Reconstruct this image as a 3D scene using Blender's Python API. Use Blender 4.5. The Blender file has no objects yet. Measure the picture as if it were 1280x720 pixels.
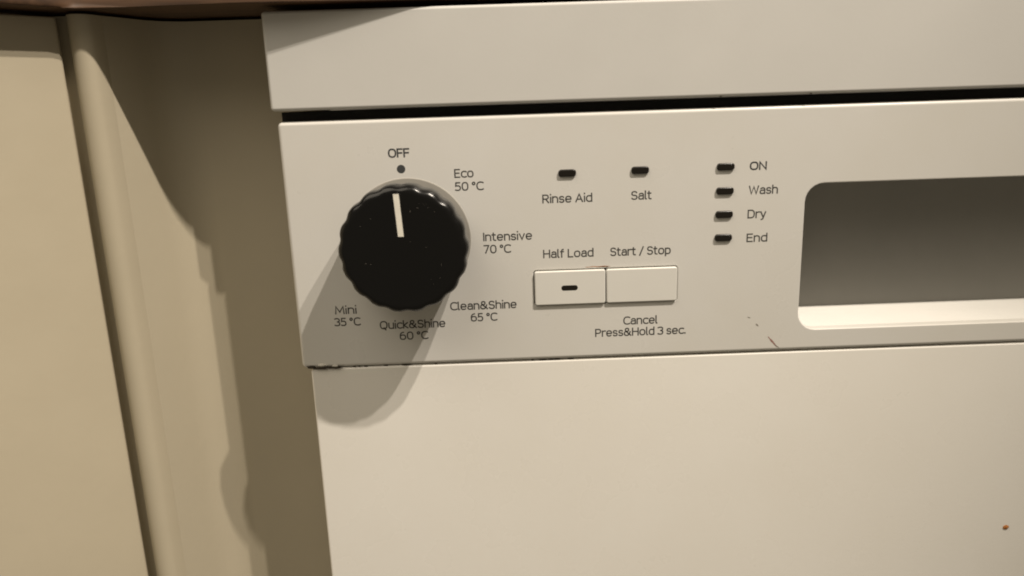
import bpy, bmesh, math, random
from mathutils import Vector, Matrix, noise
random.seed(7)
MM = 0.001
Z0 = 0.80            # height of the lens above the floor; part heights below are millimetres from this line

# ---------------------------------------------------------------- camera
scene = bpy.context.scene
def cam_axes(pitch, yaw, roll):
    p, y, r = map(math.radians, (pitch, yaw, roll))
    f = Vector((0, math.cos(p), -math.sin(p))); u = Vector((0, math.sin(p), math.cos(p))); x = Vector((1, 0, 0))
    Zr = Matrix.Rotation(y, 3, 'Z'); f, u, x = Zr @ f, Zr @ u, Zr @ x
    return math.cos(r)*x + math.sin(r)*u, -math.sin(r)*x + math.cos(r)*u, f
cx, cu, cf = cam_axes(13.807, -0.714, -1.898)
cd = bpy.data.cameras.new('camera'); cam = bpy.data.objects.new('camera', cd); scene.collection.objects.link(cam)
M4 = Matrix.Identity(4)
for i in range(3):
    M4[i][0], M4[i][1], M4[i][2] = cx[i], cu[i], -cf[i]
M4[0][3], M4[1][3], M4[2][3] = 0.0, -0.345, Z0
cam.matrix_world = M4
cd.sensor_width = 36; cd.lens = 36*950/1280; cd.clip_start = 0.01; cd.clip_end = 20
cd.dof.use_dof = True; cd.dof.focus_distance = 0.36; cd.dof.aperture_fstop = 7.0
scene.camera = cam

# ---------------------------------------------------------------- world, lamps, exposure
world = bpy.data.worlds.new('World'); scene.world = world; world.use_nodes = True
bg = world.node_tree.nodes['Background']; bg.inputs[0].default_value = (1.0, 0.85, 0.62, 1); bg.inputs[1].default_value = 0.145
WARM = (1.0, 0.89, 0.76)
def lamp(name, loc, power, radius):
    l = bpy.data.lights.new(name, 'SPOT'); l.energy = power; l.shadow_soft_size = radius; l.color = WARM
    l.spot_size = math.radians(29); l.spot_blend = 1.0
    o = bpy.data.objects.new(name, l); scene.collection.objects.link(o); o.location = loc
    o.rotation_euler = (Vector((-.20, -.0, Z0-.43)) - o.location).to_track_quat('-Z', 'Y').to_euler(); return o
kx, ky, kz = -0.041, -0.0, Z0-0.059
s = 1.5/163
lamp('ceiling_lamp', (kx+80*s, ky-69*s, kz+163*s), 94, 0.014)
s = 1.5/158
lamp('ceiling_lamp', (kx+98*s, ky-69*s, kz+158*s), 86, 0.014)
fl = bpy.data.lights.new('soft_fill', 'AREA'); fl.shape = 'RECTANGLE'; fl.size = 1.6; fl.size_y = 1.2; fl.energy = 16; fl.color = (1.0, 0.885, 0.72)  # added fill lamp, upper left, standing in for bounced room light
fo = bpy.data.objects.new('soft_fill', fl); scene.collection.objects.link(fo)
fo.location = (-0.75, -0.75, 2.1)
fo.rotation_euler = (Vector((-0.05, 0, 0.7)) - fo.location).to_track_quat('-Z', 'Y').to_euler()
vs = scene.view_settings; vs.view_transform = 'Standard'; vs.look = 'None'; vs.exposure = 0.08; vs.gamma = 1; vs.use_curve_mapping = False
scene.render.engine = 'CYCLES'
scene.cycles.filter_width = 1.9

# ---------------------------------------------------------------- materials
def mat(name, col, rough, var=0.0, vscale=20, rvar=0.0, bump=0.0, bscale=400, spec=0.5, tint=None, coat=0.0):
    m = bpy.data.materials.new(name); m.use_nodes = True; nt = m.node_tree; n = nt.nodes; L = nt.links
    b = n['Principled BSDF']; b.inputs['Base Color'].default_value = (*col, 1); b.inputs['Roughness'].default_value = rough
    b.inputs['Specular IOR Level'].default_value = spec; b.inputs['Coat Weight'].default_value = coat
    tc = n.new('ShaderNodeTexCoord')
    if var:
        t = n.new('ShaderNodeTexNoise'); t.inputs['Scale'].default_value = vscale; t.inputs['Detail'].default_value = 6; t.inputs['Roughness'].default_value = .62
        L.new(tc.outputs['Object'], t.inputs['Vector'])
        r = n.new('ShaderNodeValToRGB'); r.color_ramp.elements[0].position = .3; r.color_ramp.elements[1].position = .7
        tt = tint or tuple(c*(1-var) for c in col)
        r.color_ramp.elements[0].color = (*tt, 1); r.color_ramp.elements[1].color = (*col, 1)
        L.new(t.outputs['Fac'], r.inputs[0]); L.new(r.outputs[0], b.inputs['Base Color'])
    if rvar:
        t = n.new('ShaderNodeTexNoise'); t.inputs['Scale'].default_value = 35; t.inputs['Detail'].default_value = 5
        L.new(tc.outputs['Object'], t.inputs['Vector'])
        mr = n.new('ShaderNodeMapRange'); mr.inputs[1].default_value = .3; mr.inputs[2].default_value = .7
        mr.inputs[3].default_value = rough-rvar; mr.inputs[4].default_value = rough+rvar
        L.new(t.outputs['Fac'], mr.inputs[0]); L.new(mr.outputs[0], b.inputs['Roughness'])
    if bump:
        t = n.new('ShaderNodeTexNoise'); t.inputs['Scale'].default_value = bscale; t.inputs['Detail'].default_value = 2
        L.new(tc.outputs['Object'], t.inputs['Vector'])
        bp = n.new('ShaderNodeBump'); bp.inputs['Strength'].default_value = bump; bp.inputs['Distance'].default_value = .0003
        L.new(t.outputs['Fac'], bp.inputs['Height']); L.new(bp.outputs[0], b.inputs['Normal'])
    return m
white = mat('white_plastic', (.675, .667, .642), .34, .06, 11, .10, .06, 900, tint=(.645, .63, .585))
trim = mat('dimmed_trim', (.62, .614, .59), .36, .05, 9, .08, .06, 700)  # panel white darkened: weaker light at the top put into the colour
steel = mat('white_enamel', (.87, .852, .805), .30, .05, 7, .10, .05, 500, tint=(.83, .805, .745))
white_btn = mat('button_plastic', (.71, .70, .66), .36, .02, 60, .04)
pocket_m = mat('handle_plastic', (.79, .78, .745), .40, .05, 18, .06)
pocket_back = mat('shaded_handle_plastic', (.25, .243, .222), .42, .12, 12, .05, spec=.15)  # darker than the pocket floor: the recess's shade put into the colour
black = mat('knob_plastic', (.005, .005, .005), .20, 0, 1, .08, .12, 500, .38)
rubber = mat('black_rubber', (.006, .006, .006), .8)
ring_m = mat('ring_shade_grey', (.36, .345, .31), .5, .1, 80)  # grey tone paints the shade of the recess wall round the knob
lens_m = mat('smoked_lens', (.010, .008, .006), .28, spec=.5)
ink = mat('grey_ink', (.06, .06, .056), .6, .12, 500)
ink_bold = mat('dark_ink', (.045, .048, .05), .6, .1, 500)
pointer_m = mat('pointer_paint', (.82, .79, .70), .45, .12, 260)
cream = mat('cream_paint', (.49, .437, .328), .42, .06, 9, .08, .22, 170)
cream2 = mat('cream_laminate', (.48, .43, .325), .42, .06, 7, .08, .22, 170)
grime = mat('grime', (.045, .032, .02), .8, .5, 500)
rust = mat('rust_crumb', (.55, .21, .05), .6, .5, 900)
redmark = mat('red_scuff', (.38, .21, .18), .6, .35, 700)
dust = mat('dust', (.20, .18, .15), .9)
chipw = mat('chipped_plastic', (.66, .64, .58), .7, .15, 300)
def wood():
    m = bpy.data.materials.new('brown_wood'); m.use_nodes = True; nt = m.node_tree; n = nt.nodes; L = nt.links; b = n['Principled BSDF']
    tc = n.new('ShaderNodeTexCoord'); mp = n.new('ShaderNodeMapping'); mp.inputs['Scale'].default_value = (6, 90, 90)
    t = n.new('ShaderNodeTexNoise'); t.inputs['Scale'].default_value = 3; t.inputs['Detail'].default_value = 8; t.inputs['Distortion'].default_value = .6
    r = n.new('ShaderNodeValToRGB'); r.color_ramp.elements[0].position = .3; r.color_ramp.elements[1].position = .72
    r.color_ramp.elements[0].color = (.05, .026, .013, 1); r.color_ramp.elements[1].color = (.13, .068, .034, 1)
    L.new(tc.outputs['Object'], mp.inputs[0]); L.new(mp.outputs[0], t.inputs['Vector']); L.new(t.outputs['Fac'], r.inputs[0]); L.new(r.outputs[0], b.inputs['Base Color'])
    b.inputs['Roughness'].default_value = .55
    return m
wood_m = wood()

# ---------------------------------------------------------------- mesh helpers (millimetres in, metres out)
def P(x, y, z): return (x*MM, y*MM, z*MM)
def link(name, me, m, parent=None, smooth=None):
    o = bpy.data.objects.new(name, me); scene.collection.objects.link(o)
    if m: me.materials.append(m)
    if parent: o.parent = parent
    if smooth is not None:
        me.shade_smooth()
        me.set_sharp_from_angle(angle=math.radians(smooth))
        for p in me.polygons:
            if p.normal.y < -.9999: p.use_smooth = False
    return o
def fin(name, bm, m, parent=None, smooth=35):
    bmesh.ops.recalc_face_normals(bm, faces=bm.faces)
    me = bpy.data.meshes.new(name); bm.to_mesh(me); bm.free()
    return link(name, me, m, parent, smooth)
def empty(name, label, cat):
    o = bpy.data.objects.new(name, None); o.empty_display_size = .05; scene.collection.objects.link(o)
    o['label'] = label; o['category'] = cat; o.location = (0, 0, Z0); return o
def rr(x0, x1, z0, z1, r, d=0, n=6):
    """rounded rectangle in the front plane, inset by d, always the same number of points"""
    x0 += d; x1 -= d; z0 += d; z1 -= d; r = max(r-d, .02); out = []
    for (cxx, czz, a0) in ((x1-r, z1-r, 0), (x0+r, z1-r, 90), (x0+r, z0+r, 180), (x1-r, z0+r, 270)):
        for k in range(n+1):
            a = math.radians(a0+90*k/n); out.append((cxx+r*math.cos(a), czz+r*math.sin(a)))
    return out
def bridge(bm, A, B):
    n = len(A)
    for i in range(n): bm.faces.new((A[i], A[(i+1) % n], B[(i+1) % n], B[i]))
def loop(bm, pts, y): return [bm.verts.new(P(x, y if not callable(y) else y(x, z), z)) for x, z in pts]
def plate(name, m, parent, box, r, edge, depth, y=0., holes=(), hole_edge=.8, hole_depth=6.):
    """moulded front plate: flat face with real openings, rounded outer and inner edges, returned sides"""
    bm = bmesh.new()
    outer0 = loop(bm, rr(*box, r, edge), y); loops = [outer0]
    prev = outer0
    for k in range(1, 6):
        a = math.radians(90*k/5); q = loop(bm, rr(*box, r, edge*(1-math.sin(a))), y+edge*(1-math.cos(a))); bridge(bm, prev, q); prev = q
    q = loop(bm, rr(*box, r, 0), y+depth); bridge(bm, prev, q)
    for (hb, hr) in holes:
        h0 = loop(bm, rr(*hb, hr+hole_edge, -hole_edge), y); loops.append(h0); prev = h0
        for k in range(1, 5):
            a = math.radians(90*k/4); q = loop(bm, rr(*hb, hr+hole_edge, -hole_edge*(1-math.sin(a))), y+hole_edge*(1-math.cos(a))); bridge(bm, prev, q); prev = q
        q = loop(bm, rr(*hb, hr+hole_edge, 0), y+hole_depth); bridge(bm, prev, q)
    edges = []
    for lp in loops:
        for i in range(len(lp)):
            e = bm.edges.get((lp[i], lp[(i+1) % len(lp)])); edges.append(e)
    bmesh.ops.triangle_fill(bm, edges=edges, use_beauty=True, normal=(0, -1, 0))
    return fin(name, bm, m, parent, 40)
def pad(name, m, parent, box, r, edge, y_front, y_back, n=6):
    """raised rounded key or lens with a soft edge"""
    bm = bmesh.new(); q0 = loop(bm, rr(*box, r, edge, n), y_front); bm.faces.new(q0); prev = q0
    for k in range(1, 5):
        a = math.radians(90*k/4); q = loop(bm, rr(*box, r, edge*(1-math.sin(a)), n), y_front+edge*(1-math.cos(a))); bridge(bm, prev, q); prev = q
    q = loop(bm, rr(*box, r, 0, n), y_back); bridge(bm, prev, q)
    return fin(name, bm, m, parent, 40)
def boxm(name, m, parent, x0, x1, y0, y1, z0, z1, bev=.8, seg=3):
    bm = bmesh.new(); bmesh.ops.create_cube(bm, size=1)
    for v in bm.verts:
        v.co = Vector(P(x0 if v.co.x < 0 else x1, y0 if v.co.y < 0 else y1, z0 if v.co.z < 0 else z1))
    if bev: bmesh.ops.bevel(bm, geom=bm.edges[:], offset=bev*MM, segments=seg, profile=.5, affect='EDGES')
    return fin(name, bm, m, parent, 40)
def extrude_plan(name, m, parent, pts, z0, z1, closed=True, smooth=30, bev=0):
    bm = bmesh.new(); A = [bm.verts.new(P(x, y, z0)) for x, y in pts]; B = [bm.verts.new(P(x, y, z1)) for x, y in pts]; n = len(pts)
    for i in range(n if closed else n-1): bm.faces.new((A[i], A[(i+1) % n], B[(i+1) % n], B[i]))
    if closed: bm.faces.new(A); bm.faces.new(B)
    if bev:
        ed = [e for e in bm.edges if abs(e.verts[0].co.z-e.verts[1].co.z) < 1e-6]
        bmesh.ops.bevel(bm, geom=ed, offset=bev*MM, segments=4, profile=.5, affect='EDGES')
    return fin(name, bm, m, parent, smooth)
def blob(name, m, parent, loc, size, seed, y_flat=.5):
    bm = bmesh.new(); bmesh.ops.create_icosphere(bm, subdivisions=2, radius=1)
    for v in bm.verts:
        k = 1+.45*noise.noise(v.co*1.7+Vector((seed*3.1, seed, 0)))
        v.co = Vector((loc[0]+v.co.x*size[0]*k, loc[1]+v.co.y*size[1]*k, loc[2]+v.co.z*size[2]*k))*MM
    return fin(name, bm, m, parent, 60)

# ================================================================ corner cabinet beside the dishwasher
cab = empty('corner_cabinet', 'cream painted corner cabinet with angled door and rounded post left of the dishwasher', 'cabinet')
ZB = -760
d = Vector((-.66, -.751)); nrm = Vector((.751, -.66))
p0 = Vector((-184.6, -1.5)); p1 = p0+d*300
q0, q1 = p0-nrm*18, p1-nrm*18
pts = []
for k in range(5):                                            # rounded door arris
    a = math.radians(90*k/4); pts.append(p0+d*1.6-nrm*1.6+nrm*1.6*math.cos(a)-d*1.6*math.sin(a))
extrude_plan('door', cream, cab, [tuple(p1)]+[tuple(p) for p in pts]+[tuple(q0), tuple(q1)], ZB, 40.8, True, 40, .9)
R = 5.6; c = Vector((-176.6, 2.8)); post = []                 # rounded bead post
for k in range(17):
    a = math.radians(-180+162*k/16); post.append((c.x+R*math.cos(a), c.y+R*math.sin(a)))
post += [(-169.5, 6.0), (-170, 22), (-206, 22), (-206, 4.0), (c.x-R, 4.0)]
extrude_plan('post', cream, cab, post, ZB, 41.6, True, 30)
yf = 38.5                                                     # canted side, hollow corner, filler strip
prof = [(-171.45, 1.6), (-162.4, 23.0)]
for k in range(1, 13):
    t = k/12; a_, b_, c_ = Vector((-162.4, 23.0)), Vector((-156.6, yf)), Vector((-143, yf))
    p = a_*(1-t)**2+b_*2*t*(1-t)+c_*t*t; prof.append((p.x, p.y))
prof += [(-100, yf), (-85, yf), (-85, yf+16), (-180, yf+16), (-180, 23.0), (-171.6, 22.5)]
extrude_plan('filler_panel', cream2, cab, prof, ZB, 41.6, True, 30)
boxm('carcass', cream2, cab, -330, -186, 56, 540, ZB, 40.2, .6)

# ================================================================ countertop
ct = [Vector((-420, -292)), ]
e0 = p0+nrm*14.5
ct = [tuple(e0+d*290), tuple(e0+d*3), (e0.x+1.5, e0.y+.6), (-168, -8.0), (-150, -8.8), (-128, -10.2), (-108, -11.8), (-88, -11.4), (-55, -6.8), (-22, -2.2), (-8, -1.0), (20, -.6), (520, -.6), (520, 560), (-420, 560)]
o = extrude_plan('countertop', wood_m, None, ct, 43.0, 81, True, 40, 2.2)
o.location.z = Z0
o['label'] = 'brown wooden countertop overhanging the corner cabinet along the top edge'; o['category'] = 'countertop'

# ================================================================ dishwasher
dw = empty('dishwasher', 'white dishwasher with black dial, two buttons and a recessed handle', 'dishwasher')
XR = 500
# carcass behind the fronts, with the black seal that shows through the slot
boxm('carcass', steel, dw, -95.5, XR-2, 36, 560, -745, -2.2, .8)
boxm('seal', rubber, dw, -96.2, XR-4, 6, 23.5, -14, -1.6, .3)
plate('top_fascia', trim, dw, (-98.6, XR+1, -1.1, 40.4), 1.6, 1.4, 570, -2.0)
REC = (139.9, 330, -110.4, -40.8)
BTN = (14.5, 81.9, -93.9, -76.9)
panel = plate('control_panel', white, dw, (-97.0, XR, -120.6, -5.8), 2.2, 1.7, 22, 0, [(REC, 8.0), (BTN, 1.0)], .5, 5)
# handle pocket: floor, curved back and roof
bm = bmesh.new(); prev = None
def pk(depth, lift, drop, sh): return rr(REC[0]-.3+sh, REC[1]+.3-sh, REC[2]-.3+lift, REC[3]+.3-drop, 8.3), depth
for dep, lift, drop, sh in ((1.2, 0, 0, 0), (6, .3, 0, 0), (20, 2.0, 0, .2), (29.5, 3.2, 0, .4), (31, 3.6, .2, .8), (31.4, 4.4, 2, 2)):
    pts_, y_ = pk(dep, lift, drop, sh); q = loop(bm, pts_, y_)
    if prev: bridge(bm, prev, q)
    prev = q
pocket = fin('handle_recess', bm, pocket_m, dw, 40)
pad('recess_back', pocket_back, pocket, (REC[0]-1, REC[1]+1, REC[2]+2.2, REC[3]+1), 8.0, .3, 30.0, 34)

# ---- door
door = plate('door', steel, dw, (-93.2, XR-4, -740, -121.25), 1.6, 1.1, 22, .7)

# ---- buttons
bx = [(14.9, 47.95), (48.45, 81.5)]
b1 = pad('button', white_btn, dw, (bx[0][0], bx[0][1], -93.5, -77.3), 1.0, .55, -1.2, 5)
b2 = pad('button', white_btn, dw, (bx[1][0], bx[1][1], -93.5, -77.3), 1.0, .55, -1.2, 5)
pad('indicator_light', lens_m, b1, (27.3, 35.0, -86.7, -84.2), 1.2, .1, -1.26, -1.0, 8)
boxm('button_well', rubber, dw, 13.5, 83, 4.2, 6, -95, -76, .2)

# ---- indicator lenses
LED = [(30.9, -32.3), (63.9, -32.1), (102.7, -31.9), (102.7, -42.8), (102.7, -53.6), (102.7, -64.4)]
first = None
for (x, z) in LED:
    if first is None:
        first = pad('indicator_light', lens_m, dw, (-4.0, 4.0, -1.65, 1.65), 1.3, .6, -1.0, .5, 6); o = first
    else:
        o = first.copy(); scene.collection.objects.link(o); o.parent = dw
    o.location = P(x, 0, z)

# ---- knob
KX, KZ = -42.0, -60.3
def disc_rings(name, m, parent, rings, n=160, lobes=0, amp=0., cap=True):
    bm = bmesh.new(); prev = None
    for (r, y, w) in rings:
        q = []
        for i in range(n):
            a = 2*math.pi*i/n
            k = r - (amp*w*(.5+.5*math.cos(lobes*a))**1.5 if lobes else 0)
            q.append(bm.verts.new(P(KX+k*math.sin(a), y, KZ+k*math.cos(a))))
        if prev: bridge(bm, prev, q)
        prev = q
        if r == rings[0][0] and y == rings[0][1] and cap: bm.faces.new(q)
    return fin(name, bm, m, parent, 32)
disc_rings('dial_shade_ring', ring_m, dw, [(24.0, -.30, 0), (27.9, -.30, 0), (28.2, -.2, 0), (28.3, .4, 0)])  # thin disc drawn in place of the shaded groove behind the knob
knob = disc_rings('program_knob', black, dw, [
    (24.4, -26.1, 0), (25.3, -26.05, .3), (26.5, -25.6, .6), (27.5, -24.6, .9), (28.0, -23.1, 1), (28.2, -18, 1), (27.4, -10, 1),
    (26.4, -3.2, 1), (26.1, -2.2, .8), (24.9, -2.0, .2), (24.9, -.2, 0)], 240, 18, .8)
bm = bmesh.new(); bmesh.ops.create_cube(bm, size=1)
for v in bm.verts: v.co = Vector(P(KX+v.co.x*2.9-.055*(15.1+v.co.z*18.6), -25.85+v.co.y*.9, KZ+15.1+v.co.z*18.6))
bmesh.ops.bevel(bm, geom=bm.edges[:], offset=.25*MM, segments=2, affect='EDGES')
fin('pointer_mark', bm, pointer_m, knob, 40)
for k in range(20):                                          # dust and nicks on the dial face
    a = random.uniform(0, 6.283); r = 21*math.sqrt(random.random()); sz = random.uniform(.05, .12)
    if k < 8: a = random.uniform(.35, .75); r = random.uniform(19, 23.5)
    x, z = KX+r*math.sin(a), KZ+r*math.cos(a)
    if k == 0: bmd = bmesh.new()
    t = bmesh.ops.create_icosphere(bmd, subdivisions=1, radius=1)['verts']
    sx, sz2 = sz*random.uniform(.6, 2.6), sz*random.uniform(.6, 1.6)
    for v in t: v.co = Vector((x+v.co.x*sx, -26.1+v.co.y*.08, z+v.co.z*sz2))*MM
o = fin('dust_specks', bmd, dust, knob, 60); o['kind'] = 'stuff'

# ---- printing on the panel
# a stroke lettering: x-height .74 of the capitals, squarish rounded bowls; every stroke a ribbon
def arc(cx_, cy_, rx, ry, a0, a1, n=10, e=2.5):
    out = []
    for k in range(n+1):
        a = math.radians(a0+(a1-a0)*k/n); c_, s_ = math.cos(a), math.sin(a)
        out.append((cx_+rx*math.copysign(abs(c_)**(2/e), c_), cy_+ry*math.copysign(abs(s_)**(2/e), s_)))
    return out
X = .74
BOWL = lambda w: arc(w/2, X/2, w/2, X/2, 0, 360, 28)
ARCH = lambda x0, w: [(x0, 0)]*0 + [(x0, X*.55)] + arc(x0+w/2, X*.58, w/2, X*.42, 180, 0, 14)[1:] + [(x0+w, 0)]
S_ = lambda w, h: arc(w/2, h*.74, w/2*.94, h*.26, 25, 180, 9) + arc(w/2, h*.74, w/2*.94, h*.23, 180, 250, 4)[1:] + arc(w/2, h*.26, w/2, h*.25, 70, 0, 5) + arc(w/2, h*.26, w/2, h*.26, 0, -155, 9)[1:]
G = {
 'O': (.66, [arc(.33, .5, .33, .5, 0, 360, 32)]), '0': (.54, [arc(.27, .5, .27, .5, 0, 360, 28)]),
 'Q': (.66, [arc(.33, .5, .33, .5, 0, 360, 32), [(.36, .12), (.52, -.17)]]),
 'C': (.56, [arc(.36, .5, .36, .5, 52, 308, 24)]), 'c': (.43, [arc(.28, X/2, .28, X/2, 52, 308, 20)]),
 'D': (.60, [[(0, 0), (0, 1), (.26, 1)] + arc(.26, .5, .34, .5, 90, -90, 18)[1:] + [(0, 0)]]),
 'E': (.46, [[(.46, 1), (0, 1), (0, 0), (.46, 0)], [(0, .53), (.42, .53)]]), 'F': (.45, [[(.45, 1), (0, 1), (0, 0)], [(0, .5), (.41, .5)]]),
 'H': (.58, [[(0, 0), (0, 1)], [(.58, 0), (.58, 1)], [(0, .52), (.58, .52)]]), 'I': (.0, [[(0, 0), (0, 1)]]), 'L': (.43, [[(0, 1), (0, 0), (.43, 0)]]),
 'M': (.72, [[(0, 0), (.05, 1), (.36, .22), (.67, 1), (.72, 0)]]), 'N': (.58, [[(0, 0), (0, 1), (.58, 0), (.58, 1)]]),
 'P': (.5, [[(0, 0), (0, 1), (.25, 1)] + arc(.25, .72, .25, .28, 90, -90, 14)[1:] + [(0, .44)]]),
 'R': (.53, [[(0, 0), (0, 1), (.25, 1)] + arc(.25, .74, .25, .26, 90, -90, 14)[1:] + [(0, .48)], [(.25, .48), (.53, 0)]]),
 'A': (.62, [[(0, 0), (.31, 1), (.62, 0)], [(.11, .32), (.51, .32)]]), 'S': (.50, [S_(.50, 1)]),
 'W': (.88, [[(0, 1), (.2, 0), (.44, .92), (.68, 0), (.88, 1)]]),
 '3': (.46, [arc(.2, .76, .25, .24, 140, -90, 14) + arc(.2, .26, .27, .26, 90, -140, 14)]), '5': (.47, [[(.43, 1), (.06, 1), (.04, .56)] + arc(.2, .3, .27, .3, 105, -130, 16)]),
 '6': (.52, [arc(.26, .31, .26, .31, 0, 360, 24), [(0, .34)] + arc(.4, .42, .4, .58, 180, 95, 10)]), '7': (.47, [[(0, 1), (.47, 1), (.14, 0)]]),
 '\u00ba': (.24, [arc(.12, .84, .12, .16, 0, 360, 18, 2.1)]), '&': (.66, [[(.66, 0), (.14, .62)] + arc(.27, .79, .17, .21, 200, -20, 12) + [(.36, .6)] + arc(.25, .28, .25, .28, 110, 290, 14) + [(.5, .18), (.6, .52)]]),
 '/': (.36, [[(0, -.1), (.36, 1.05)]]), '.': (.02, [[(0, 0), (0, .07)]]),
 'a': (.44, [arc(.24, .5, .2, .24, 155, 0, 10) + [(.44, 0)], [(.44, .43), (.2, .43)] + arc(.2, .215, .2, .215, 90, 270, 12)[1:] + [(.28, 0), (.44, .1)]]),
 'd': (.48, [[(.48, 0), (.48, 1.04)], [(.48, X*.9)] + arc(.26, X/2, .26, X/2, 75, 285, 20) + [(.48, X*.1)]]),
 'e': (.49, [[(0.01, X*.5), (.48, X*.5)] + arc(.245, X/2, .245, X/2, 0, 312, 24)[1:]]), 'o': (.51, [BOWL(.51)]),
 'f': (.30, [[(.1, 0), (.1, .8)] + arc(.28, .8, .18, .24, 180, 95, 7)[1:], [(0, X), (.28, X)]]),
 'h': (.46, [[(0, 0), (0, 1.04)], ARCH(0, .46)]), 'n': (.46, [[(0, 0), (0, X)], ARCH(0, .46)]), 'u': (.46, [[(0, X), (0, .25)] + arc(.23, .3, .23, .3, 180, 360, 14)[1:] + [(.46, .4)], [(.46, 0), (.46, X)]]),
 'i': (.0, [[(0, 0), (0, X-.05)], [(0, 1.02), (0, 1.07)]]), 'k': (.42, [[(0, 0), (0, 1.04)], [(.4, X), (.03, .37), (.42, 0)]]), 'l': (.08, [[(0, 1.04), (0, .12), (.05, .0), (.1, .0)]]),
 'p': (.48, [[(0, -.28), (0, X)], [(0, X*.1)] + arc(.22, X/2, .26, X/2, -105, 105, 20) + [(0, X*.9)]]), 'r': (.27, [[(0, 0), (0, X)], [(0, X*.6)] + arc(.26, X*.6, .26, X*.4, 180, 80, 8)[1:]]),
 's': (.39, [S_(.39, X)]), 't': (.28, [[(.08, .97), (.08, .2)] + arc(.26, .2, .18, .2, 180, 275, 7)[1:], [(-.04, X), (.26, X)]]), 'v': (.46, [[(0, X), (.23, 0), (.46, X)]]), 'y': (.46, [[(0, X), (.24, .02)], [(.46, X), (.2, -.2), (.06, -.28)]]),
}
def text(s_, x0, x1, zb, cap, m=ink, wt=.60, parent=panel):
    strokes = []; pen = 0.
    for ch in s_:
        if ch == ' ': pen += .27; continue
        w, st = G[ch]
        for q in st: strokes.append([(pen+a, b) for a, b in q])
        pen += w+.195
    a = min(p[0] for q in strokes for p in q); b = max(p[0] for q in strokes for p in q)
    hw = wt/2; sx = (x1-x0-wt)/(b-a); sy = cap-wt
    bm = bmesh.new()
    for i, q in enumerate(strokes):
        pts = []
        for (u, v) in q:
            p = Vector((x0+hw+(u-a)*sx, zb+hw+v*sy))
            if not pts or (p-pts[-1]).length > .02: pts.append(p)
        closed = (pts[0]-pts[-1]).length < .05 and len(pts) > 8
        y = -.03-.0025*(i % 9); A, B = [], []
        for k, p in enumerate(pts):
            if closed and k in (0, len(pts)-1): t0, t1 = pts[-1]-pts[-2], pts[1]-pts[0]
            else:
                t0 = p-pts[k-1] if k else pts[1]-p
                t1 = pts[k+1]-p if k < len(pts)-1 else t0
            t0 = t0.normalized(); t1 = t1.normalized(); n0 = Vector((-t0.y, t0.x)); n1 = Vector((-t1.y, t1.x)); nn = n0+n1
            nn = nn.normalized() if nn.length > .2 else n0
            k_ = hw/max(.5, nn.dot(n0)); e = Vector((0, 0))
            if not closed and k == 0: e = -t1*hw*.9
            if not closed and k == len(pts)-1: e = t0*hw*.9
            A.append(bm.verts.new(P(p.x+nn.x*k_+e.x, y, p.y+nn.y*k_+e.y))); B.append(bm.verts.new(P(p.x-nn.x*k_+e.x, y, p.y-nn.y*k_+e.y)))
        for k in range(len(pts)-1): bm.faces.new((A[k], A[k+1], B[k+1], B[k]))
    me = bpy.data.meshes.new('printed_text'); bm.to_mesh(me); bm.free()
    return link('printed_text', me, m, parent)
text('OFF', -49.1, -39.5, -22.9, 4.1, ink_bold, .72)
text('Eco', -20.0, -11.3, -32.8, 4.0)
text('50 \u00baC', -20.0, -6.9, -38.7, 4.0)
text('Intensive', -8.2, 14.3, -62.2, 4.05)
text('70 \u00baC', -8.2, 4.5, -68.0, 4.05)
text('Clean&Shine', -25.0, 6.2, -94.6, 4.05)
text('65 \u00baC', -15.6, -3.0, -100.4, 4.05)
text('Quick&Shine', -58.6, -27.7, -102.6, 4.05)
text('60 \u00baC', -49.6, -36.0, -108.2, 4.05)
text('Mini', -79.0, -68.9, -94.5, 4.05)
text('35 \u00baC', -79.8, -67.4, -100.3, 4.05)
text('Rinse Aid', 19.4, 42.2, -45.7, 4.05)
text('Salt', 60.0, 69.3, -45.5, 4.05)
text('Half Load', 19.2, 42.6, -71.2, 4.05)
text('Start / Stop', 50.4, 78.5, -71.3, 4.05)
text('Cancel', 56.5, 72.8, -104.7, 4.05)
text('Press&Hold 3 sec.', 43.1, 86.3, -110.3, 4.05)
text('ON', 113.7, 121.5, -33.9, 3.9, ink_bold, .72)
text('Wash', 113.7, 127.1, -44.9, 4.05)
text('Dry', 113.6, 122.2, -55.9, 4.05)
text('End', 113.6, 123.3, -67.0, 4.05)
bm = bmesh.new(); q = [bm.verts.new(P(-43.7+1.9*math.cos(a), -.035, -28.0+1.9*math.sin(a))) for a in [2*math.pi*i/40 for i in range(40)]]; bm.faces.new(q)
fin('printed_dot', bm, ink_bold, panel, None)

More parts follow.
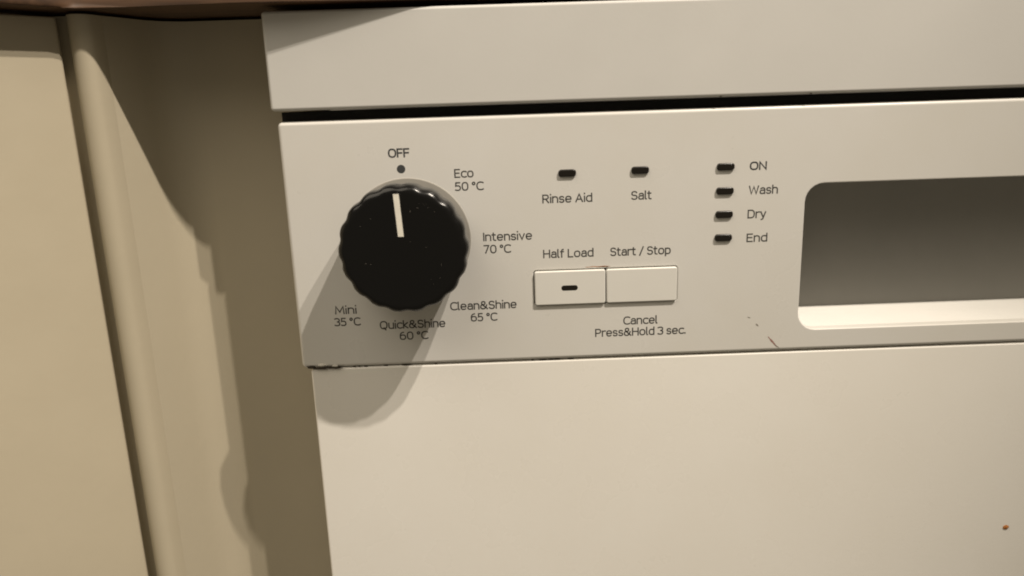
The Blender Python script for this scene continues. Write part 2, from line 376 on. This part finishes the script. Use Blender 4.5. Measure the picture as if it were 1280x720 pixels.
# ---- wear: chipped corner, scuff, crumbs
blob('chip', grime, panel, (-92.7, -.1, -120.1), (2.2, .5, .75), 1)
blob('chip', grime, panel, (-88.0, -.05, -120.8), (3.8, .5, .6), 2)
blob('chip', grime, panel, (-81.8, .0, -120.8), (3.8, .5, .45), 3)
blob('chip', chipw, panel, (-87.2, -.05, -119.3), (2.4, .55, .8), 4)
blob('chip', chipw, panel, (-81.2, -.02, -119.9), (1.6, .3, .5), 5)
def streak(name, m, parent, p, q, w, y=-.04, seed=0):
    bm = bmesh.new(); a = Vector(p); b = Vector(q); t = (b-a); nn = Vector((-t.y, t.x)).normalized(); L, Rr = [], []
    for k in range(11):
        f = k/10; ww = w*math.sin(math.pi*(.06+.88*f))*(.7+.6*noise.noise(Vector((k*.7, seed, 0)))); c_ = a+t*f+nn*.25*noise.noise(Vector((k*.45, seed+9, 0)))
        L.append(bm.verts.new(P(c_.x+nn.x*ww, y, c_.y+nn.y*ww))); Rr.append(bm.verts.new(P(c_.x-nn.x*ww, y, c_.y-nn.y*ww)))
    for k in range(10): bm.faces.new((L[k], L[k+1], Rr[k+1], Rr[k]))
    return fin(name, bm, m, parent, None)
streak('scuff_mark', redmark, panel, (125.9, -113.2), (130.6, -118.8), .6, seed=1)
streak('scuff_mark', dust, panel, (129.2, -117.2), (131.6, -119.2), .28, -.05, seed=2)
streak('scuff_mark', dust, panel, (119.7, -106.6), (121.1, -107.9), .45, seed=3)
streak('scuff_mark', dust, panel, (115.5, -103.1), (117.1, -103.7), .3, seed=4)
streak('stain', rust, panel, (38.5, -76.05), (50.5, -75.95), .26, -.03, seed=5)
streak('stain', grime, panel, (44.5, -76.2), (50.0, -76.15), .2, -.045, seed=6)
blob('crumb', rust, door, (254.3, .6, -221.2), (1.5, .5, 1.1), 11)
for i, x in enumerate((99, 139)):
    blob('crumb', grime, dw, (x, -1.6, -1.0), (.6, .4, .22), 20+i)
# seam dirt along the joint between panel and door
bmd = bmesh.new()
for k in range(26):
    x = -90+random.random()**2*150; t = bmesh.ops.create_icosphere(bmd, subdivisions=1, radius=1)['verts']; sx = random.uniform(.4, 2.2)
    for v in t: v.co = Vector((x+v.co.x*sx, 1.1+v.co.y*.4, -120.95+v.co.z*.22))*MM
o = fin('seam_dirt', bmd, grime, dw, 60); o['kind'] = 'stuff'
